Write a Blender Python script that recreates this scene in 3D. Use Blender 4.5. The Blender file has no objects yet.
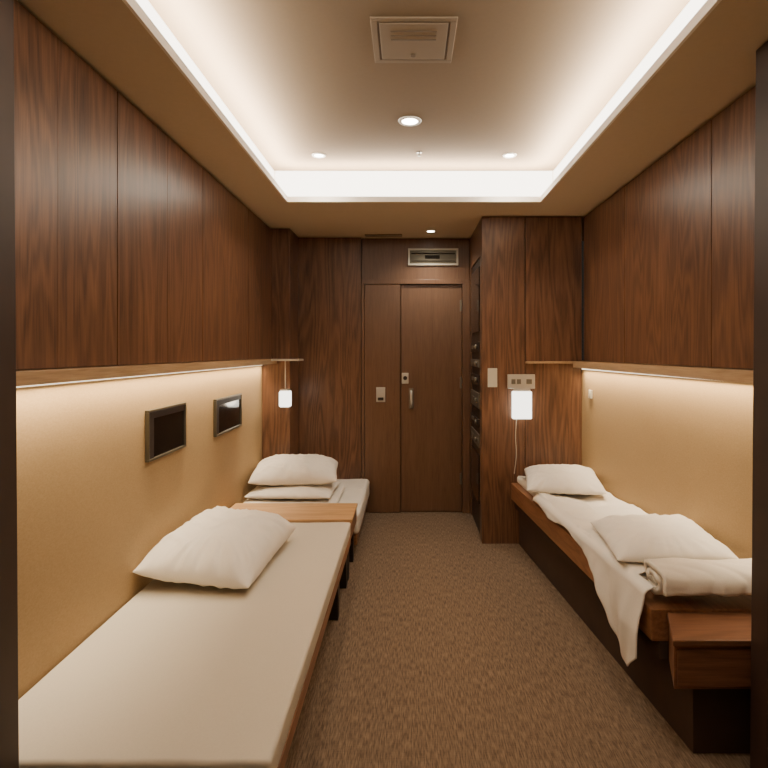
import bpy, bmesh, math, random
from mathutils import Vector, noise, Euler
random.seed(4)
C = bpy.context.scene.collection
W = {}

# ------------------------------------------------------------- materials
def srgb(r, g, b):
    f = lambda c: (c/255/12.92) if c/255 <= 0.04045 else ((c/255+0.055)/1.055)**2.4
    return (f(r), f(g), f(b), 1)

def newmat(name):
    m = bpy.data.materials.new(name); m.use_nodes = True
    nt = m.node_tree
    return m, nt, nt.nodes['Principled BSDF']

def coords(nt, scale, rnd=True):
    tc = nt.nodes.new('ShaderNodeTexCoord')
    mp = nt.nodes.new('ShaderNodeMapping'); mp.inputs['Scale'].default_value = scale
    if rnd:
        oi = nt.nodes.new('ShaderNodeObjectInfo')
        mu = nt.nodes.new('ShaderNodeMath'); mu.operation = 'MULTIPLY'; mu.inputs[1].default_value = 37.0
        ad = nt.nodes.new('ShaderNodeVectorMath'); ad.operation = 'ADD'
        nt.links.new(oi.outputs['Random'], mu.inputs[0])
        nt.links.new(tc.outputs['Object'], ad.inputs[0]); nt.links.new(mu.outputs[0], ad.inputs[1])
        nt.links.new(ad.outputs[0], mp.inputs[0])
    else:
        nt.links.new(tc.outputs['Object'], mp.inputs[0])
    return mp.outputs[0]

def tnoise(nt, vec, scale=1.0, detail=4, rough=.55, dist=0):
    n = nt.nodes.new('ShaderNodeTexNoise')
    n.inputs['Scale'].default_value = scale; n.inputs['Detail'].default_value = detail
    n.inputs['Roughness'].default_value = rough; n.inputs['Distortion'].default_value = dist
    nt.links.new(vec, n.inputs['Vector']); return n.outputs['Fac']

def ramp(nt, fac, stops):
    r = nt.nodes.new('ShaderNodeValToRGB')
    e = r.color_ramp.elements
    while len(e) < len(stops): e.new(.5)
    for i, (p, c) in enumerate(stops):
        e[i].position = p; e[i].color = c
    nt.links.new(fac, r.inputs[0]); return r.outputs[0]

def bump(nt, h, bsdf, strength=.2, dist=.002):
    b = nt.nodes.new('ShaderNodeBump'); b.inputs['Strength'].default_value = strength
    b.inputs['Distance'].default_value = dist
    nt.links.new(h, b.inputs['Height']); nt.links.new(b.outputs[0], bsdf.inputs['Normal'])

def mix(nt, a, b, fac, mode='MIX'):
    m = nt.nodes.new('ShaderNodeMix'); m.data_type = 'RGBA'; m.blend_type = mode
    if isinstance(fac, float): m.inputs[0].default_value = fac
    else: nt.links.new(fac, m.inputs[0])
    nt.links.new(a, m.inputs[6]); nt.links.new(b, m.inputs[7]); return m.outputs[2]

def wood(name, dark, mid, light, axis='z', rough=.36, rings=.25):
    m, nt, b = newmat(name)
    def sc(a, l):
        return {'z': (a, a, l), 'y': (a, l, a), 'x': (l, a, a)}[axis]
    v = coords(nt, sc(3.0, .30))
    n1 = tnoise(nt, v, 1.0, 3, .5, .2)
    mu = nt.nodes.new('ShaderNodeMath'); mu.operation = 'MULTIPLY'; mu.inputs[1].default_value = 150
    sn = nt.nodes.new('ShaderNodeMath'); sn.operation = 'SINE'
    mr = nt.nodes.new('ShaderNodeMapRange'); mr.inputs[1].default_value = -1; mr.inputs[2].default_value = 1
    nt.links.new(n1, mu.inputs[0]); nt.links.new(mu.outputs[0], sn.inputs[0]); nt.links.new(sn.outputs[0], mr.inputs[0])
    v2 = coords(nt, sc(160, 6))
    n2 = tnoise(nt, v2, 1.0, 5, .7, .3)
    v3 = coords(nt, sc(16, .8))
    n3 = tnoise(nt, v3, 1.0, 4, .65, .4)
    c1 = ramp(nt, mr.outputs[0], [(0.0, light), (.55, mid), (1.0, dark)])
    c2 = ramp(nt, n2, [(.33, dark), (.5, mid), (.67, light)])
    c3 = ramp(nt, n3, [(.26, dark), (.5, mid), (.76, light)])
    c = mix(nt, mix(nt, c2, c3, .45), c1, rings)
    nt.links.new(c, b.inputs['Base Color'])
    b.inputs['Roughness'].default_value = rough
    bump(nt, n2, b, .10, .001)
    return m

M = {}
M['wood'] = wood('walnut_panel', srgb(62, 41, 30), srgb(108, 75, 54), srgb(142, 101, 73), rings=.3)
M['wood_back'] = wood('walnut_plain', srgb(88, 62, 46), srgb(112, 82, 61), srgb(126, 94, 70), rings=.08)
M['wood_lit_y'] = wood('lit_ledge_wood', srgb(150, 118, 84), srgb(186, 154, 116), srgb(204, 172, 134), 'y', .4, .12)  # ledge wood made paler: the light falling on it is put into its colour
M['wood_x'] = wood('oak_top_x', srgb(160, 118, 76), srgb(196, 154, 106), srgb(214, 176, 128), 'x', .4)
M['wood_red'] = wood('cherry_x', srgb(84, 54, 38), srgb(120, 81, 57), srgb(142, 99, 72), 'x', .4)
M['wood_redy'] = wood('cherry_y', srgb(104, 70, 47), srgb(144, 100, 68), srgb(166, 120, 85), 'y', .4)

def plain(name, col, rough=.5, metal=0., nscale=0, nb=0., var=.0, coat=0):
    m, nt, b = newmat(name)
    b.inputs['Roughness'].default_value = rough; b.inputs['Metallic'].default_value = metal
    if coat: b.inputs['Coat Weight'].default_value = coat
    v = coords(nt, (1, 1, 1), False)
    n = tnoise(nt, v, nscale or 8, 4)
    lo = tuple(x*(1-var) for x in col[:3])+(1,); hi = tuple(min(1, x*(1+var)) for x in col[:3])+(1,)
    nt.links.new(ramp(nt, n, [(.3, lo), (.7, hi)]), b.inputs['Base Color'])
    if nb: bump(nt, n, b, nb, .002)
    return m
M['dark'] = plain('near_black_laminate', srgb(42, 30, 25), .5, var=.1)
M['jamb'] = plain('jamb_dark_veneer', srgb(56, 40, 32), .5, var=.15)
M['plinth'] = plain('brown_plinth', srgb(66, 49, 38), .7, var=.12)
M['chrome'] = plain('brushed_steel', srgb(212, 208, 200), .35, .55, var=.04)
M['steel'] = plain('satin_grey', srgb(130, 124, 112), .4, .6, var=.05)
M['bezel'] = plain('dark_grey_frame', srgb(96, 90, 76), .35, .6, var=.05)
M['glass'] = plain('black_screen_glass', srgb(16, 16, 16), .12, coat=.3)
M['plastic'] = plain('ivory_plastic', srgb(205, 198, 180), .4, var=.03)
M['ventplastic'] = plain('vent_beige', srgb(140, 121, 97), .6, var=.03)
M['ventshade'] = plain('vent_gap', srgb(108, 92, 72), .6, var=.03)
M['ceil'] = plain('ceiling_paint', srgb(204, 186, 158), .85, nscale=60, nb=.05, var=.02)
M['ceil2'] = plain('ceiling_panel_dimmed', srgb(134, 113, 87), .85, nscale=60, nb=.05, var=.02)  # beige, with the dimness away from the cove put into the colour
M['lip'] = plain('white_lip_paint', srgb(240, 234, 224), .7, var=.01)
M['cloth'] = plain('white_cotton', srgb(232, 226, 215), .9, nscale=220, nb=.12, var=.03)
M['cloth2'] = plain('cream_blanket', srgb(230, 221, 206), .95, nscale=260, nb=.3, var=.04)
M['sheet'] = plain('bed_cover', srgb(205, 197, 181), .9, nscale=200, nb=.12, var=.03)

def wallpaper():
    m, nt, b = newmat('gold_wallpaper')
    v = coords(nt, (110, 110, 220), False); n = tnoise(nt, v, 1, 4, .6)
    v2 = coords(nt, (2.5, 2.5, 2.5), False); n2 = tnoise(nt, v2, 1, 3)
    c = ramp(nt, n, [(.25, srgb(144, 117, 80)), (.75, srgb(176, 148, 106))])
    c2 = ramp(nt, n2, [(.3, srgb(154, 127, 88)), (.7, srgb(166, 139, 98))])
    nt.links.new(mix(nt, c, c2, .4), b.inputs['Base Color'])
    b.inputs['Roughness'].default_value = .75
    bump(nt, n, b, .25, .001); return m
M['paper'] = wallpaper()

def carpet():
    m, nt, b = newmat('ribbed_carpet')
    v = coords(nt, (230, 20, 1), False); n = tnoise(nt, v, 1, 2, .5, .2)
    v2 = coords(nt, (30, 170, 1), False); n2 = tnoise(nt, v2, 1, 2, .6)
    c = ramp(nt, n, [(.35, srgb(82, 67, 54)), (.5, srgb(116, 97, 79)), (.65, srgb(148, 126, 104))])
    c2 = ramp(nt, n2, [(.3, srgb(98, 81, 65)), (.7, srgb(130, 109, 88))])
    nt.links.new(mix(nt, c, c2, .35), b.inputs['Base Color'])
    b.inputs['Roughness'].default_value = .95
    bump(nt, n, b, .35, .003); return m
M['carpet'] = carpet()

def emis(name, col, s):
    m = bpy.data.materials.new(name); m.use_nodes = True
    nt = m.node_tree; nt.nodes.clear()
    e = nt.nodes.new('ShaderNodeEmission'); o = nt.nodes.new('ShaderNodeOutputMaterial')
    e.inputs[0].default_value = col; e.inputs[1].default_value = s
    nt.links.new(e.outputs[0], o.inputs[0]); return m
M['led_warm'] = emis('led_warm', (1, .82, .56, 1), 2.2)
M['cove_wall_glow'] = emis('cove_wall_glow', (1, .89, .74, 1), 7)
M['lampglow'] = emis('lamp_glow', (1, .93, .80, 1), 4)
M['bulb'] = emis('downlight_glow', (1, .92, .78, 1), 25)

# ------------------------------------------------------------- helpers
def obj_from_bm(name, bm, mat, smooth=False, parent=None, center=None, base=False):
    xs = [v.co for v in bm.verts]
    mn = Vector((min(c.x for c in xs), min(c.y for c in xs), min(c.z for c in xs)))
    mx = Vector((max(c.x for c in xs), max(c.y for c in xs), max(c.z for c in xs)))
    ctr = (mn+mx)/2
    if base: ctr.z = mn.z
    for v in bm.verts: v.co -= ctr
    bmesh.ops.recalc_face_normals(bm, faces=bm.faces)
    me = bpy.data.meshes.new(name); bm.to_mesh(me); bm.free()
    for mt in (mat if isinstance(mat, (list, tuple)) else [mat]): me.materials.append(mt)
    if smooth:
        for p in me.polygons: p.use_smooth = True
    o = bpy.data.objects.new(name, me); C.objects.link(o)
    W[o] = ctr
    if parent is not None:
        o.parent = parent; o.location = ctr - W[parent]
    else: o.location = ctr
    return o

def add_prism(bm, pts, z0, z1):
    a = [bm.verts.new((x, y, z0)) for x, y in pts]; b = [bm.verts.new((x, y, z1)) for x, y in pts]
    n = len(pts)
    fs = [bm.faces.new(a[::-1]), bm.faces.new(b)]
    for i in range(n): fs.append(bm.faces.new((a[i], a[(i+1) % n], b[(i+1) % n], b[i])))
    return fs

def add_box(bm, x0, x1, y0, y1, z0, z1):
    return add_prism(bm, [(x0, y0), (x1, y0), (x1, y1), (x0, y1)], z0, z1)

def bev(bm, r, seg=2):
    if r: bmesh.ops.bevel(bm, geom=list(bm.edges), offset=r, segments=seg, affect='EDGES', profile=.5)

def box(name, x0, x1, y0, y1, z0, z1, mat, parent=None, r=0, seg=2, base=False):
    bm = bmesh.new(); add_box(bm, x0, x1, y0, y1, z0, z1); bev(bm, r, seg)
    return obj_from_bm(name, bm, mat, False, parent, base=base)

def boxes(name, lst, mat, parent=None, r=0, base=False):
    bm = bmesh.new()
    for b in lst: add_box(bm, *b)
    bev(bm, r)
    return obj_from_bm(name, bm, mat, False, parent, base=base)

def prism(name, pts, z0, z1, mat, parent=None, r=0, base=False):
    bm = bmesh.new(); add_prism(bm, pts, z0, z1); bev(bm, r)
    return obj_from_bm(name, bm, mat, False, parent, base=base)

def cyl(name, c, r, h, mat, axis='z', parent=None, seg=28, r2=None, bevel=0):
    bm = bmesh.new()
    bmesh.ops.create_cone(bm, cap_ends=True, segments=seg, radius1=r, radius2=r if r2 is None else r2, depth=h)
    for v in bm.verts:
        x, y, z = v.co
        if axis == 'y': v.co = (x, z, y)
        elif axis == 'x': v.co = (z, x, y)
        v.co += Vector(c)
    o = obj_from_bm(name, bm, mat, False, parent)
    for p in o.data.polygons: p.use_smooth = len(p.vertices) == 4
    return o

def empty(name, loc, label, cat, group=None):
    o = bpy.data.objects.new(name, None); o.empty_display_size = .1
    o.location = loc; C.objects.link(o); W[o] = Vector(loc)
    o['label'] = label; o['category'] = cat
    if group: o['group'] = group
    return o

def tag(o, label, cat, group=None):
    o['label'] = label; o['category'] = cat
    if group: o['group'] = group
    return o

def struct(o): o['kind'] = 'structure'; return o

def tube(name, pts, r, mat, parent=None):
    cu = bpy.data.curves.new(name, 'CURVE'); cu.dimensions = '3D'; cu.bevel_depth = r; cu.bevel_resolution = 4
    sp = cu.splines.new('BEZIER'); sp.bezier_points.add(len(pts)-1)
    for i, p in enumerate(pts):
        bp = sp.bezier_points[i]; bp.co = p; bp.handle_left_type = bp.handle_right_type = 'AUTO'
    cu.use_fill_caps = True
    tmp = bpy.data.objects.new(name, cu); C.objects.link(tmp)
    dg = bpy.context.evaluated_depsgraph_get()
    me = bpy.data.meshes.new_from_object(tmp.evaluated_get(dg))
    bpy.data.objects.remove(tmp)
    bm = bmesh.new(); bm.from_mesh(me); bmesh.ops.remove_doubles(bm, verts=bm.verts, dist=1e-5)
    return obj_from_bm(name, bm, mat, True, parent)

def soft_slab(name, fp, z0, z1, r, mat, parent=None, amp=.004, step=.05, seed=0, ridge=0):
    (a0, a1, ya), (b0, b1, yb) = fp
    hx = (a1-a0+b1-b0)/4; hy = (yb-ya)/2; hz = (z1-z0)/2; r = min(r, hz*.98)
    def ax(h):
        rim = [math.tan(math.radians(t)) for t in (45, 34, 22, 11)]
        o = [-(h-r+r*t) for t in rim]
        n = max(2, int(2*(h-r)/step)); o += [-(h-r)+2*(h-r)*i/n for i in range(n+1)]
        o += [(h-r+r*t) for t in rim[::-1]]; return o
    X, Y, Z = ax(hx), ax(hy), ax(hz)
    bm = bmesh.new()
    def grid(A, B, f):
        vs = [[bm.verts.new(f(a, b)) for b in B] for a in A]
        for i in range(len(A)-1):
            for j in range(len(B)-1):
                bm.faces.new((vs[i][j], vs[i+1][j], vs[i+1][j+1], vs[i][j+1]))
    for s in (-1, 1):
        grid(X, Y, lambda a, b: (a, b, s*hz)); grid(X, Z, lambda a, b: (a, s*hy, b)); grid(Y, Z, lambda a, b: (s*hx, a, b))
    bmesh.ops.remove_doubles(bm, verts=bm.verts, dist=1e-5)
    for v in bm.verts:
        p = v.co.copy()
        inn = Vector((max(-(hx-r), min(hx-r, p.x)), max(-(hy-r), min(hy-r, p.y)), max(-(hz-r), min(hz-r, p.z))))
        d = p-inn
        if d.length > 1e-6: p = inn + d.normalized()*r
        u = (p.x/hx+1)/2; t = (p.y/hy+1)/2
        x = (a0*(1-t)+b0*t)*(1-u)+(a1*(1-t)+b1*t)*u; y = ya+(yb-ya)*t; z = (z0+z1)/2+p.z
        k = amp*noise.noise(Vector((x*5+seed, y*2.2, z*3)))+amp*.5*noise.noise(Vector((x*14+seed, y*9, z*6+y*3)))
        if ridge:
            for A, B in ((4, 3), (-2.5, 4)):
                q = noise.noise(Vector((x*A+y*B+seed, (y-x*.6)*1.6, A)))
                k += ridge*max(0, 1-abs(q)*4)**1.5
        if p.z > 0: z += k
        if abs(p.x) > hx-r: x += k*.9*(1 if p.x < 0 else 0)
        v.co = (x, y, z)
    return obj_from_bm(name, bm, mat, True, parent)

def pillow(name, c, hw, hl, h, rot, mat, label, tilt=(0, 0), seed=0, n=80, parent=None, wr=.85, pinch=.06, ex=3.0, corner=.08):
    bm = bmesh.new()
    def P(u, v, s):
        x = hw*u*(1-pinch*(1-v*v)); y = hl*v*(1-pinch*.8*(1-u*u))
        cr = max(0, abs(u)+abs(v)-1.55)
        x *= 1-corner*cr; y *= 1-corner*cr
        e = max(0, (1-abs(u)**ex))*max(0, (1-abs(v)**ex))
        t = h*e**.5
        q = Vector((u*2.0+seed, v*2.0-seed, s*1.5))
        edge = 1-min(1, e*1.1)
        ang = math.atan2(v, u); rad = math.hypot(u, v)
        k = noise.noise(q)*.12 + (noise.noise(Vector((math.cos(ang)*8+seed, math.sin(ang)*8, rad*1.0+s)))*.34)*(.04+edge)
        for a, b2, am in ((1.6, 2.4, .055), (-2.2, 1.5, .05), (.6, 3.3, .035)):
            r = noise.noise(Vector((u*a+v*b2+seed*2, (v*a-u*b2)*.35, s+4+a)))
            k += am*max(0, 1-abs(r)*5)**1.4
        t *= 1+k*wr*1.2
        z = t*.66 if s > 0 else -t*.34
        return Vector((x, y, z))
    L = [math.sin(math.pi/2*(-1+2*i/n)) * .6 + (-1+2*i/n)*.4 for i in range(n+1)]
    for s in (1, -1):
        vs = [[bm.verts.new(P(u, v, s)) for v in L] for u in L]
        for i in range(n):
            for j in range(n): bm.faces.new((vs[i][j], vs[i+1][j], vs[i+1][j+1], vs[i][j+1]))
    bmesh.ops.remove_doubles(bm, verts=bm.verts, dist=2e-4)
    R = Euler((tilt[0], tilt[1], rot)).to_matrix()
    for v in bm.verts: v.co = R @ v.co
    mz = min(v.co.z for v in bm.verts)
    for v in bm.verts: v.co += Vector((c[0], c[1], c[2]-mz))
    o = obj_from_bm(name, bm, mat, True, parent, base=True)
    if label: tag(o, label, 'pillow')
    return o

CZ = 2.43; UC = 2.68
# ------------------------------------------------------------- room shell
struct(box('floor', -1.6, 1.9, -1.2, 5.2, -.06, 0, M['carpet']))
struct(box('wall_left', -1.29, -1.19, -1.2, 5.1, 0, CZ, M['paper']))
def rw(y): return 1.29+(4.15-y)*.079
struct(prism('wall_right', [(rw(-1.2), -1.2), (1.9, -1.2), (1.9, 5.1), (rw(5.1), 5.1)], 0, 1.345, M['paper']))
struct(prism('wall_right_upper', [(1.66, -1.2), (1.9, -1.2), (1.9, 5.1), (1.66, 5.1)], 1.345, CZ, M['paper']))
struct(box('wall_back', -1.19, 1.2, 5.0, 5.1, 0, CZ, M['wood_back']))
struct(box('wall_front', -1.19, 1.66, -1.2, -1.1, 0, CZ, M['ceil']))
ox0, ox1, oy0, oy1 = -.82, .90, .55, 3.77; w = .12
bm = bmesh.new()
add_box(bm, -1.3, ox0, -1.2, 5.1, CZ, CZ+.02); add_box(bm, ox1, 1.9, -1.2, 5.1, CZ, CZ+.02)
add_box(bm, ox0, ox1, -1.2, oy0, CZ, CZ+.02); add_box(bm, ox0, ox1, oy1, 5.1, CZ, CZ+.02)
f0 = len(bm.faces)
add_box(bm, ox0-w-.02, ox0-w, oy0-w, oy1+w, CZ+.02, UC); add_box(bm, ox1+w, ox1+w+.02, oy0-w, oy1+w, CZ+.02, UC)
add_box(bm, ox0-w, ox1+w, oy0-w-.02, oy0-w, CZ+.02, UC); add_box(bm, ox0-w, ox1+w, oy1+w, oy1+w+.02, CZ+.02, UC)
f1 = len(bm.faces)
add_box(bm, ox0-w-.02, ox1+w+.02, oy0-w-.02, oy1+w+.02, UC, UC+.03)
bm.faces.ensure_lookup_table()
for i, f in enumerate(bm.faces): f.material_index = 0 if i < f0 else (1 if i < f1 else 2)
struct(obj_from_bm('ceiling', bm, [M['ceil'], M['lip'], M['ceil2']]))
lt = .012; lh = CZ+.034
struct(boxes('trim_1', [(ox0+.0005, ox0+lt, oy0, oy1, CZ-.002, lh), (ox1-lt, ox1-.0005, oy0, oy1, CZ-.002, lh),
                        (ox0+lt, ox1-lt, oy0+.0005, oy0+lt, CZ-.002, lh), (ox0+lt, ox1-lt, oy1-lt, oy1-.0005, CZ-.002, lh)], M['lip']))
e = empty('cove_light', ((ox0+ox1)/2, (oy0+oy1)/2, CZ+.03), 'continuous white cove light around the recessed ceiling, as glowing panels added to its walls', 'cove lighting')
q = w-.002
za, zb = CZ+.03, UC-.008  # glowing panels added over the cove walls to give their bright lit band
box('light_strip', ox0-q, ox0-q+.012, oy0-q+.02, oy1+q-.02, za, zb, M['cove_wall_glow'], e)
box('light_strip', ox1+q-.012, ox1+q, oy0-q+.02, oy1+q-.02, za, zb, M['cove_wall_glow'], e)
box('light_strip', ox0-q+.02, ox1+q-.02, oy1+q-.012, oy1+q, za, zb, M['cove_wall_glow'], e)
box('light_strip', ox0-q+.02, ox1+q-.02, oy0-q, oy0-q+.012, za, zb, M['cove_wall_glow'], e)

def area(name, loc, sx, sy, power, col, rot=(0, 0, 0), spread=None):
    l = bpy.data.lights.new(name, 'AREA'); l.shape = 'RECTANGLE'; l.size = sx; l.size_y = sy
    l.energy = power; l.color = col
    if spread: l.spread = spread
    o = bpy.data.objects.new(name, l); o.location = loc; o.rotation_euler = rot; C.objects.link(o); return o
WARM = (1, .79, .53)
COVE = (1, .91, .78)
ym = (oy0+oy1)/2; xm = (ox0+ox1)/2
zg = CZ+.13
area('cove_glow', (ox0-.01, ym, zg), .04, oy1-oy0, 62, COVE, (math.pi, 0, 0))
area('cove_glow', (ox1+.01, ym, zg), .04, oy1-oy0, 62, COVE, (math.pi, 0, 0))
area('cove_glow', (xm, oy1+.01, zg), ox1-ox0, .04, 28, COVE, (math.pi, 0, 0))

# ------------------------------------------------------------- upper cabinets
def cabinet(side, y0, y1, nd, bottom, label, grp):
    if side < 0: xf, xb = -1.11, -1.188
    else: xf, xb = 1.30, 1.655
    s = 1 if side < 0 else -1
    g = .002
    e = empty('wall_cabinet', ((xf+xb)/2, (y0+y1)/2, bottom), label, 'cabinet', grp)
    lo, hi = sorted((xf-s*.02, xb))
    box('cabinet_body', lo, hi, y0+g, y1-g, bottom, CZ-.003, M['dark'], e)
    d = (y1-y0)/nd
    for i in range(nd):
        a, b = sorted((xf, xf-s*.0195))
        gg = .0035
        box('cabinet_door', a, b, y0+i*d+(gg if i == 0 else .0006), y0+(i+1)*d-(gg if i == nd-1 else .0006), bottom+.002, CZ-.012, M['wood'], e, .0005, 1)
    return e
L1 = 'dark walnut wall cabinet with flush handleless doors'
for a, b in ((1.41, 2.14), (2.14, 3.03), (3.03, 3.9), (3.9, 4.555)):
    cabinet(-1, a, b, 2, 1.368, L1, 'wall cabinets above the screens')
for a, b, n in ((1.875, 2.40, 1), (2.40, 3.36, 2), (3.36, 4.145, 2)):
    cabinet(1, a, b, n, 1.354, L1, 'wall cabinets above the rumpled bed')

e = empty('wall_ledge', (-1.12, 3.0, 1.335), 'slim wooden ledge in painted-lit tan with warm light strip beneath', 'ledge')
box('ledge_board', -1.188, -1.078, 1.41, 4.555, 1.344, 1.366, M['wood_lit_y'], e, .002)
box('ledge_fascia', -1.0775, -1.065, 1.41, 4.555, 1.326, 1.366, M['wood_lit_y'], e, .001)
box('light_strip', -1.1885, -1.180, 1.42, 4.54, 1.312, 1.326, M['led_warm'], e)
area('ledge_light', (-1.148, 2.98, 1.334), .03, 3.1, 15.5, WARM, (0, math.radians(14), 0), math.radians(90))
e = empty('wall_ledge', (1.3, 3.0, 1.32), 'thick wooden ledge in painted-lit tan with glowing light strip along its underside', 'ledge')
prism('ledge_board', [(1.253, 1.875), (rw(1.875)-.002, 1.875), (rw(4.14)-.002, 4.14), (1.232, 4.14)], 1.330, 1.352, M['wood_lit_y'], e, .002)
prism('ledge_fascia', [(1.240, 1.875), (1.2525, 1.875), (1.2315, 4.14), (1.219, 4.14)], 1.306, 1.352, M['wood_lit_y'], e, .001)
prism('light_strip', [(rw(1.88)-.010, 1.88), (rw(1.88)-.002, 1.88), (rw(4.13)-.002, 4.13), (rw(4.13)-.010, 4.13)], 1.290, 1.304, M['led_warm'], e)
area('ledge_light', ((rw(3))-.042, 3.0, 1.322), .03, 2.2, 11.5, WARM, (0, math.radians(-14), math.radians(4.5)), math.radians(90))

# ------------------------------------------------------------- closets
e = empty('corner_closet', (-1.07, 4.77, 0), 'slim full-height walnut corner closet beside low bed', 'closet')
box('closet_body', -1.188, -.962, 4.562, 4.905, 0, CZ-.003, M['wood'], e, .002)
e = empty('wardrobe', (-.68, 4.95, 0), 'full-height dark walnut wardrobe panel beside entry door', 'wardrobe')
box('wardrobe_body', -1.188, -.415, 4.93, 4.999, 0, CZ-.003, M['dark'], e)
box('wardrobe_door', -1.186, -.412, 4.91, 4.9295, 0.004, CZ-.006, M['wood'], e, .002)

e = empty('tall_closet', (.9, 4.55, 0), 'large dark walnut closet projecting beside the entry door', 'closet')
box('closet_body', .568, rw(4.99)-.003, 4.17, 4.998, 0, CZ-.003, M['dark'], e)
box('closet_door', .548, .865, 4.148, 4.1695, 0, CZ-.006, M['wood'], e, .0015)
box('closet_door', .871, rw(4.15)-.003, 4.148, 4.1695, 1.352, CZ-.006, M['wood'], e, .0015)
box('closet_panel', .871, rw(4.15)-.003, 4.150, 4.1695, 0, 1.335, M['wood'], e, .0015)
box('closet_trim', .871, 1.21, 4.105, 4.1695, 1.3355, 1.3515, M['wood_lit_y'], e, .0015)
boxes('closet_side', [(.548, .5675, 4.17, 4.27, 0, CZ-.006), (.548, .5675, 4.88, 4.996, 0, CZ-.006), (.548, .5675, 4.27, 4.88, 2.15, CZ-.006)], M['wood_back'], e)

e = empty('equipment_rack', (.557, 4.575, .02), 'tall black built-in equipment rack with small metal modules', 'rack')
box('rack_body', .556, .5675, 4.275, 4.875, .01, 2.145, M['dark'], e)
for k, (z0, z1) in enumerate(((.25, .62), (.68, .78), (.84, .9), (.98, 1.10), (1.16, 1.24), (1.30, 1.36), (1.42, 1.50), (1.58, 2.08))):
    big = (z1-z0) > .2
    o = box('rack_module', .5445, .5555, 4.31, 4.84, z0, z1, M['glass'] if big else (M['steel'] if k % 2 else M['dark']), e, .003)
    if not big:
        cyl('rack_knob', (.535, 4.42, (z0+z1)/2), .018, .018, M['steel'], 'x', o)
        box('rack_button', .5385, .5443, 4.60, 4.76, (z0+z1)/2-.014, (z0+z1)/2+.014, M['steel'], o, .001)

# ------------------------------------------------------------- entry
struct(boxes('trim_2', [(.468+.012, .545, 4.93, 4.998, 0, 2.02), (-.41, .545, 4.93, 4.998, 2.02, 2.06), (-.41, -.385, 4.93, 4.998, 0, 2.02)], M['wood_back'], r=.002))
struct(box('trim_3', -.41, .545, 4.96, 4.998, 2.062, CZ-.004, M['wood_back'], r=.002))
d1 = struct(box('door_1', -.062, .476, 4.955, 4.995, .006, 2.015, M['wood_back'], r=.003))
d2 = struct(box('door_2', -.382, -.068, 4.935, 4.975, .006, 2.015, M['wood_back'], r=.003))
h = box('door_handle', .008, .048, 4.946, 4.9545, .92, 1.10, M['steel'], d1, .004)
tube('handle_grip', [(.028, 4.946, 1.075), (.028, 4.90, 1.06), (.030, 4.888, 1.0), (.034, 4.90, .95), (.030, 4.946, .935)], .010, M['chrome'], h)
h = box('door_lock', -.055, .005, 4.946, 4.9545, 1.14, 1.235, M['chrome'], d1, .004)
cyl('lock_thumb', (-.025, 4.94, 1.19), .018, .012, M['dark'], 'y', h)
for z in (.25, 1.78, 1.1):
    o = box('door_hinge', .458, .476, 4.945, 4.9545, z, z+.10, M['steel'], d1, .001)
h = box('door_lock', -.28, -.20, 4.925, 4.9345, .98, 1.11, M['chrome'], d2, .004)
cyl('lock_thumb', (-.24, 4.915, 1.065), .022, .02, M['chrome'], 'y', h)
box('lock_lever', -.265, -.215, 4.905, 4.9245, .995, 1.02, M['dark'], h, .004)

e = empty('transom_panel', (.22, 4.95, 2.18), 'silver framed rectangular glass panel above the door', 'panel')
gx0, gx1, gz0, gz1 = .0, .445, 2.185, 2.335
boxes('panel_frame', [(gx0, gx1, 4.938, 4.9595, gz0, gz0+.016), (gx0, gx1, 4.938, 4.9595, gz1-.016, gz1),
                       (gx0, gx0+.016, 4.938, 4.9595, gz0+.016, gz1-.016), (gx1-.016, gx1, 4.938, 4.9595, gz0+.016, gz1-.016)], M['plastic'], e, .002)
box('panel_glass', gx0+.016, gx1-.016, 4.950, 4.9595, gz0+.016, gz1-.016, M['bezel'], e)
boxes('panel_reflection', [(gx0+.03, gx1-.03, 4.9465, 4.9495, gz0+.035, gz0+.042), (gx0+.03, gx1-.03, 4.9465, 4.9495, gz1-.05, gz1-.04),
                      (gx0+.15, gx0+.28, 4.9465, 4.9495, gz0+.06, gz0+.09)], M['glass'], e)  # bars stand in for shapes reflected in the glass

def jamb(name, xi_bot, xi_top, xo, y0, y1):
    bm = bmesh.new(); z0, z1 = 0, CZ-.003
    P = [(xi_bot, z0), (xo, z0), (xo, z1), (xi_top, z1)]
    a = [bm.verts.new((x, y0, z)) for x, z in P]; b = [bm.verts.new((x, y1, z)) for x, z in P]
    bm.faces.new(a); bm.faces.new(b[::-1])
    for i in range(4): bm.faces.new((a[i], a[(i+1) % 4], b[(i+1) % 4], b[i]))
    bev(bm, .004)
    struct(obj_from_bm(name, bm, M['jamb']))
jamb('trim_4', -.968, -.985, -1.188, 1.30, 1.40)
jamb('trim_5', 1.140, 1.160, 1.48, 1.78, 1.87)

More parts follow.
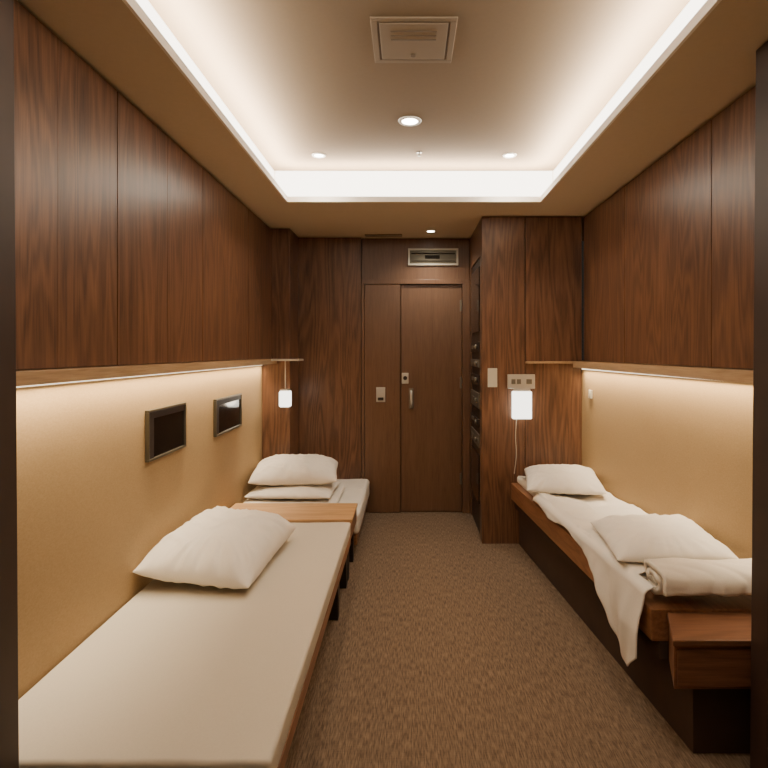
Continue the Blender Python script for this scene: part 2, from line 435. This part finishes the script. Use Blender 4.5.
# ------------------------------------------------------------- ceiling fittings
def downlight(x, y, z, r, power, label, grp):
    e = empty('downlight', (x, y, z), label, 'ceiling light', grp)
    bm = bmesh.new()
    n = 36
    prof = [(r*.78, -.001), (r*.80, -.006), (r*1.1, -.007), (r*1.18, -.001)]
    vs = [[bm.verts.new((x+p*math.cos(2*math.pi*i/n), y+p*math.sin(2*math.pi*i/n), z+q)) for p, q in prof] for i in range(n)]
    for i in range(n):
        for j in range(4):
            a, b = vs[i], vs[(i+1) % n]; bm.faces.new((a[j], a[(j+1) % 4], b[(j+1) % 4], b[j]))
    obj_from_bm('light_trim', bm, M['lip'], True, e)
    cyl('light_lens', (x, y, z-.003), r*.77, .003, M['bulb'], 'z', e)
    if power:
        l = bpy.data.lights.new('downlight_lamp', 'SPOT'); l.energy = power; l.color = (1, .88, .72); l.spot_size = math.radians(140); l.spot_blend = 1; l.shadow_soft_size = r
        o = bpy.data.objects.new('downlight_lamp', l); o.location = (x, y, z-.03); C.objects.link(o)
G = 'recessed ceiling downlights'
downlight(.01, 3.05, UC, .055, 38, 'round recessed downlight, bright, in raised ceiling', G)
downlight(-.57, 3.58, UC, .038, 20, 'unseen small downlight added as fill in raised ceiling', G)
downlight(.65, 3.58, UC, .038, 20, 'unseen small downlight added as fill in raised ceiling', G)
downlight(.19, 4.67, CZ, .038, 30, 'small round downlight near the entry door', G)
downlight(-.57, 1.3, UC, .038, 20, 'unseen small downlight added as fill in raised ceiling', G)  # this pair is added out of view to brighten the near beds
downlight(.65, 1.3, UC, .038, 20, 'unseen small downlight added as fill in raised ceiling', G)
downlight(.05, 0.0, CZ, .055, 22, 'unseen round downlight added as fill in lower ceiling', G)  # fill lamp added overhead, out of view

e = empty('ceiling_vent', (.022, 2.27, UC), 'square beige ceiling ventilation cover', 'vent')
vx, vy = .022, 2.265; H = .165
boxes('vent_frame', [(vx-H, vx+H, vy-H, vy-H+.025, UC-.007, UC-.001), (vx-H, vx+H, vy+H-.025, vy+H, UC-.007, UC-.001),
                     (vx-H, vx-H+.025, vy-H+.025, vy+H-.025, UC-.007, UC-.001), (vx+H-.025, vx+H, vy-H+.025, vy+H-.025, UC-.007, UC-.001)], M['ventplastic'], e, .002)
box('vent_recess', vx-H+.025, vx+H-.025, vy-H+.025, vy+H-.025, UC-.004, UC-.001, M['ventshade'], e)
box('vent_plate', vx-H+.033, vx+H-.033, vy-H+.033, vy+H-.033, UC-.009, UC-.0045, M['ventplastic'], e, .002)
boxes('vent_slot', [(vx-.09, vx+.09, vy-.085+i*.03, vy-.080+i*.03, UC-.0115, UC-.0095) for i in range(3)], M['ventshade'], e)
cyl('vent_latch', (vx, vy+.095, UC-.0115), .010, .004, M['ventshade'], 'z', e)
e = empty('sprinkler_head', (.07, 3.53, UC), 'tiny chrome fire sprinkler head on ceiling', 'sprinkler')
cyl('sprinkler_plate', (.07, 3.53, UC-.003), .018, .004, M['steel'], 'z', e)
cyl('sprinkler_nozzle', (.07, 3.53, UC-.014), .005, .016, M['steel'], 'z', e)
cyl('sprinkler_deflector', (.07, 3.53, UC-.024), .010, .003, M['steel'], 'z', e)
e = empty('slot_vent', (-.2, 4.83, CZ), 'narrow linear ceiling vent near wardrobe', 'vent')
boxes('vent_frame', [(-.37, -.05, 4.79, 4.80, CZ-.008, CZ-.001), (-.37, -.05, 4.86, 4.87, CZ-.008, CZ-.001), (-.37, -.36, 4.80, 4.86, CZ-.008, CZ-.001), (-.06, -.05, 4.80, 4.86, CZ-.008, CZ-.001)], M['ventplastic'], e)
box('vent_slot', -.36, -.06, 4.80, 4.86, CZ-.003, CZ-.001, M['steel'], e)

# ------------------------------------------------------------- wall screens
def screen(y0, y1, z0, z1, label):
    e = empty('wall_screen', (-1.188, (y0+y1)/2, z0), label, 'screen', 'small wall-mounted screens')
    t = .011; xa, xb = -1.189, -1.170
    boxes('screen_frame', [(xa, xb, y0, y1, z0, z0+t), (xa, xb, y0, y1, z1-t, z1), (xa, xb, y0, y0+t, z0+t, z1-t), (xa, xb, y1-t, y1, z0+t, z1-t)], M['bezel'], e, .002)
    box('screen_panel', xa, -1.180, y0+t, y1-t, z0+t, z1-t, M['glass'], e)
    boxes('screen_bezel', [(-1.1795, -1.175, y0+t, y0+t+.05, z0+t, z1-t), (-1.1795, -1.175, y0+t+.0505, y1-t, z1-t-.03, z1-t)], M['dark'], e)
screen(2.53, 2.96, .92, 1.155, 'small black screen with grey metal frame over bed')
screen(3.42, 3.95, .90, 1.130, 'small black screen with grey metal frame near far bed')

# ------------------------------------------------------------- reading lamps
e = empty('reading_lamp', (-.99, 4.5, 1.0), 'glowing white box reading lamp hung from chrome arm', 'lamp')
box('lamp_arm', -1.14, -.85, 4.36, 4.5615, 1.350, 1.364, M['chrome'], e, .003)
cyl('lamp_rod', (-.975, 4.45, 1.24), .0045, .220, M['chrome'], 'z', e)
box('lamp_cap', -1.012, -.938, 4.415, 4.485, 1.112, 1.124, M['chrome'], e, .003)
box('lamp_shade', -1.018, -.932, 4.408, 4.492, .985, 1.1115, M['lampglow'], e, .012, 3)

e = empty('reading_lamp', (.82, 4.12, .93), 'glowing white reading lamp on brushed metal wall plate', 'lamp')
box('lamp_plate', .735, .935, 4.118, 4.1475, 1.150, 1.255, M['chrome'], e, .004)
for a, b in ((.76, .79), (.80, .83), (.87, .91)):
    box('lamp_button', a, b, 4.112, 4.1175, 1.185, 1.220, M['steel'], e, .001)
box('lamp_bracket', .775, .895, 4.09, 4.14, 1.132, 1.1495, M['chrome'], e, .003)
box('lamp_shade', .765, .905, 4.085, 4.135, .93, 1.1315, M['lampglow'], e, .008, 3)
tube('lamp_cord', [(.80, 4.13, .93), (.795, 4.138, .80), (.80, 4.138, .66), (.785, 4.138, .52)], .003, M['plastic'], e)

def pt(loc, p, r=.05):
    l = bpy.data.lights.new('lamp_bulb', 'POINT'); l.energy = p; l.color = (1, .82, .6); l.shadow_soft_size = r
    o = bpy.data.objects.new('lamp_bulb', l); o.location = loc; C.objects.link(o)
pt((.83, 4.02, 1.0), .8); pt((-.975, 4.36, 1.05), .6)

def switch(x, y, z, w, h, axis, label):
    e = empty('light_switch', (x, y, z-h/2), label, 'switch')
    if axis == 'y':
        box('switch_plate', x-w/2, x+w/2, y-.009, y, z-h/2, z+h/2, M['plastic'], e, .002)
        box('switch_rocker', x-w/4, x+w/4, y-.013, y-.0095, z-h/4, z+h/4, M['plastic'], e, .001)
    else:
        box('switch_plate', x-.006, x+.006, y-w/2, y+w/2, z-h/2, z+h/2, M['plastic'], e, .002)
        box('switch_rocker', x-.010, x-.0065, y-w/4, y+w/4, z-h/4, z+h/4, M['plastic'], e, .001)
    return e
switch(.625, 4.1475, 1.23, .07, .14, 'y', 'ivory wall switch on the walnut closet')
switch(rw(3.98)-.0065, 3.98, 1.12, .06, .06, 'x', 'small ivory socket on the gold wall')

# ------------------------------------------------------------- left beds
BT = .37
e = empty('bed', (-.77, 2.44, 0), 'long low single bed with plain off-white cover and oak rail', 'bed')
soft_slab('mattress', ((-1.183, -.352, 1.435), (-1.183, -.352, 3.455)), .290, BT, .012, M['sheet'], e, .002, .03, 3, .0015)
boxes('bed_frame', [(-.405, -.352, 1.435, 3.455, .235, .2885), (-1.185, -.406, 1.435, 1.485, .235, .2885), (-1.185, -.406, 3.405, 3.455, .235, .2885), (-1.185, -1.14, 1.486, 3.404, .235, .2885)], M['wood_redy'], e, .003)
box('bed_slats', -1.139, -.406, 1.486, 3.404, .245, .285, M['dark'], e)
for x in (-.44, -1.15):
    for y in (1.50, 2.96, 3.36):
        box('leg', x, x+.07, y, y+.07, 0, .2345, M['dark'], e, .002)

e = empty('bedside_table', (-.77, 3.65, 0), 'low oak bedside table joining the two beds', 'table')
box('table_top', -1.183, -.345, 3.462, 3.842, .366, .384, M['wood_x'], e, .003)
box('table_apron', -1.175, -.352, 3.47, 3.835, .26, .3655, M['wood_redy'], e, .002)
for x in (-1.165, -.42):
    for y in (3.475, 3.78): box('leg', x, x+.05, y, y+.05, 0, .2595, M['dark'], e, .002)

e = empty('bed', (-.76, 4.38, 0), 'low bed with draped white sheet beside the wardrobe', 'bed')
soft_slab('mattress', ((-1.183, -.335, 3.85), (-1.183, -.335, 4.555)), .16, .315, .03, M['cloth'], e, .006, .03, 9, .005)
box('bed_frame', -1.18, -.352, 3.86, 4.555, .09, .159, M['wood_redy'], e, .003)
soft_slab('mattress', ((-.955, -.335, 4.55), (-.955, -.335, 4.90)), .16, .315, .03, M['cloth'], e, .006, .04, 12)
box('bed_frame', -.952, -.352, 4.5555, 4.90, .09, .159, M['wood_redy'], e, .003)
for x, y in ((-1.15, 3.9), (-.44, 3.9), (-.44, 4.82), (-.94, 4.82)):
    box('leg', x, x+.05, y, y+.05, 0, .0895, M['dark'], e, .002)

pillow('pillow', (-.908, 2.77, BT+.004), .268, .385, .195, math.radians(-4), M['cloth'], 'large plump white pillow lying against gold wall', (math.radians(2), math.radians(6)), 2)
def folded(name, x0, x1, y0, y1, z0, layers, t, mat, label, seed=0):
    e = empty(name, ((x0+x1)/2, (y0+y1)/2, z0), label, 'folded linen')
    for i in range(layers):
        q = .012*((i*7) % 3)
        soft_slab('fold_layer', ((x0+q, x1-q, y0+q), (x0+q, x1-q, y1-q)), z0+i*t, z0+(i+1)*t-.001, t*.48, mat, e, .006, .03, seed+i)
folded('folded_sheet', -1.16, -.50, 3.89, 4.42, .334, 1, .034, M['cloth'], 'neatly folded white sheet under two pillows', 5)
pillow('pillow', (-.84, 4.16, .370), .315, .25, .080, math.radians(-2), M['cloth'], 'flat white pillow resting on folded sheet', (0, 0), 31)
pillow('pillow', (-.85, 4.25, .442), .325, .26, .165, math.radians(6), M['cloth'], 'plump white pillow on top of another pillow', (math.radians(4), 0), 7)

# ------------------------------------------------------------- right bed
def le(y): return .76+(4.14-y)*.0755
y0, y1 = 2.10, 4.135
RB = .50; ym0 = 2.30
e = empty('bed', (1.1, 3.1, 0), 'built-in bed with cherry wood rail and rumpled white sheet', 'bed')
prism('bed_frame', [(le(y0), y0), (rw(y0)-.004, y0), (rw(y1)-.004, y1), (le(y1), y1)], .335, .455, M['wood_redy'], e, .004)
soft_slab('mattress', ((le(ym0)+.02, rw(ym0)-.008, ym0), (le(y1)+.03, rw(y1)-.008, y1-.005)), .4555, RB, .02, M['cloth'], e, .012, .02, 21, .010)
prism('bed_plinth', [(le(1.98)+.085, 1.98), (rw(y0)-.004, 1.98), (rw(y1)-.004, y1), (le(y1)+.06, y1)], 0.001, .268, M['plinth'], e)
prism('bed_base', [(le(y0)+.03, y0), (rw(y0)-.004, y0), (rw(y1)-.004, y1), (le(y1)+.03, y1)], .2685, .3345, M['plinth'], e)

e = empty('bedside_box', (1.2, 2.0, .27), 'cherry wood box table at the foot of bed', 'table')
prism('table_body', [(.905, 1.905), (1.44, 1.905), (1.44, 2.095), (.975, 2.095)], .272, .425, M['wood_red'], e, .003)
prism('table_top', [(.893, 1.888), (1.445, 1.888), (1.445, 2.096), (.970, 2.096)], .4255, .447, M['wood_red'], e, .004)
box('drawer_front', .915, 1.43, 1.8965, 1.9045, .285, .410, M['wood_red'], e, .002)

pillow('pillow', (1.035, 3.76, RB+.014), .25, .29, .115, math.radians(-10), M['cloth'], 'soft white pillow against closet end of bed', (math.radians(2), 0), 14)
pillow('pillow', (1.142, 2.575, RB+.020), .25, .275, .10, math.radians(-6), M['cloth'], 'flat white pillow beside rolled blanket', (0, math.radians(-3)), 23)

def roll(name, x0, x1, yc, zc, ry, rz, label, mat):
    bm = bmesh.new(); turns = 1.9; n = 130; m = 70; th = .022
    prof = []
    for i in range(n+1):
        t = i/n; a = t*turns*2*math.pi + 3.9; k = .25+.75*t
        ca, sa = math.cos(a), math.sin(a)
        prof.append((ry*k*math.copysign(abs(ca)**.8, ca), rz*k*math.copysign(abs(sa)**.8, sa)))
    vs = []
    for j in range(m+1):
        x = x0+(x1-x0)*j/m; row = []
        for i, (py, pz) in enumerate(prof):
            cr = noise.noise(Vector((x*5+py*8, pz*6-x*3, 3)))
            k = 1+.13*noise.noise(Vector((x*5, i*.04, 3)))+.05*noise.noise(Vector((x*14, i*.08, 1)))-.08*max(0, 1-abs(cr)*4)
            row.append(bm.verts.new((x+.025*noise.noise(Vector((i*.05, 5, 0)))*(1-j/m), yc+py*k+.015*noise.noise(Vector((x*5, 0, 8))), zc+max(-rz*.97, pz*k))))
        vs.append(row)
    for j in range(m):
        for i in range(n): bm.faces.new((vs[j][i], vs[j+1][i], vs[j+1][i+1], vs[j][i+1]))
    o = obj_from_bm(name, bm, mat, True, None, base=True)
    s = o.modifiers.new('thick', 'SOLIDIFY'); s.thickness = th; s.offset = -1
    tag(o, label, 'blanket'); return o
roll('rolled_blanket', .955, 1.405, 2.185, .459+.076, .118, .078, 'soft cream blanket loosely rolled at foot of bed', M['cloth2'])

def drape():
    bm = bmesh.new(); ny, ns = 150, 50
    ya, yb = 2.13, 3.55
    sm = lambda a: max(0, min(1, a))**2*(3-2*max(0, min(1, a)))
    vs = []
    for j in range(ny+1):
        t = j/ny; y = ya+t*(yb-ya); l = y-ya
        drop = .045+.285*(1-sm((l-.05)/.60))+.014*math.sin(l*13)
        if l < .08: drop *= .80+.20*l/.08
        top = .045+.21*sm((y-2.26)/.12)
        row = []
        xe = le(y)-.012
        for i in range(ns+1):
            s = i/ns
            L = top+drop; d = s*L
            if d < top-.03:
                x = xe+(top-d); k = (top-d)/.25
                z = RB+.022-.019*k*k+.010*noise.noise(Vector((x*10, y*6, 2)))+.008*max(0, 1-5*abs(noise.noise(Vector((x*5+y*3, y*4-x*4, 7)))))
            elif d < top+.03:
                a = (d-(top-.03))/.06*math.pi/2
                x = xe+.03-.03*math.sin(a); z = RB+.018-.03*(1-math.cos(a))
            else:
                q = d-top-.03
                x = xe - .030*abs(math.sin(l*10+q*4))*min(1, q*7) - .018*noise.noise(Vector((y*12, q*4, 4)))*min(1, q*12) - .02*q
                z = RB-.012-q
            row.append(bm.verts.new((x, y, z)))
        vs.append(row)
    for j in range(ny):
        for i in range(ns): bm.faces.new((vs[j][i], vs[j+1][i], vs[j+1][i+1], vs[j][i+1]))
    o = obj_from_bm('draped_sheet', bm, M['cloth'], True, None, base=True)
    s = o.modifiers.new('thick', 'SOLIDIFY'); s.thickness = .004; s.offset = 0
    tag(o, 'white sheet hanging in folds over the wooden bed rail', 'sheet')
drape()

# ------------------------------------------------------------- world & camera
wd = bpy.data.worlds.new('world'); bpy.context.scene.world = wd; wd.use_nodes = True
wd.node_tree.nodes['Background'].inputs[0].default_value = (1, .85, .7, 1)
wd.node_tree.nodes['Background'].inputs[1].default_value = .02
cam = bpy.data.cameras.new('camera'); cam.sensor_width = 36; cam.lens = 560/768*36
cam.shift_x = -24/768; cam.shift_y = -32/768; cam.clip_start = .02
co = bpy.data.objects.new('camera', cam); co.location = (0, 0, 1.42); co.rotation_euler = (math.pi/2, 0, 0)
C.objects.link(co); bpy.context.scene.camera = co
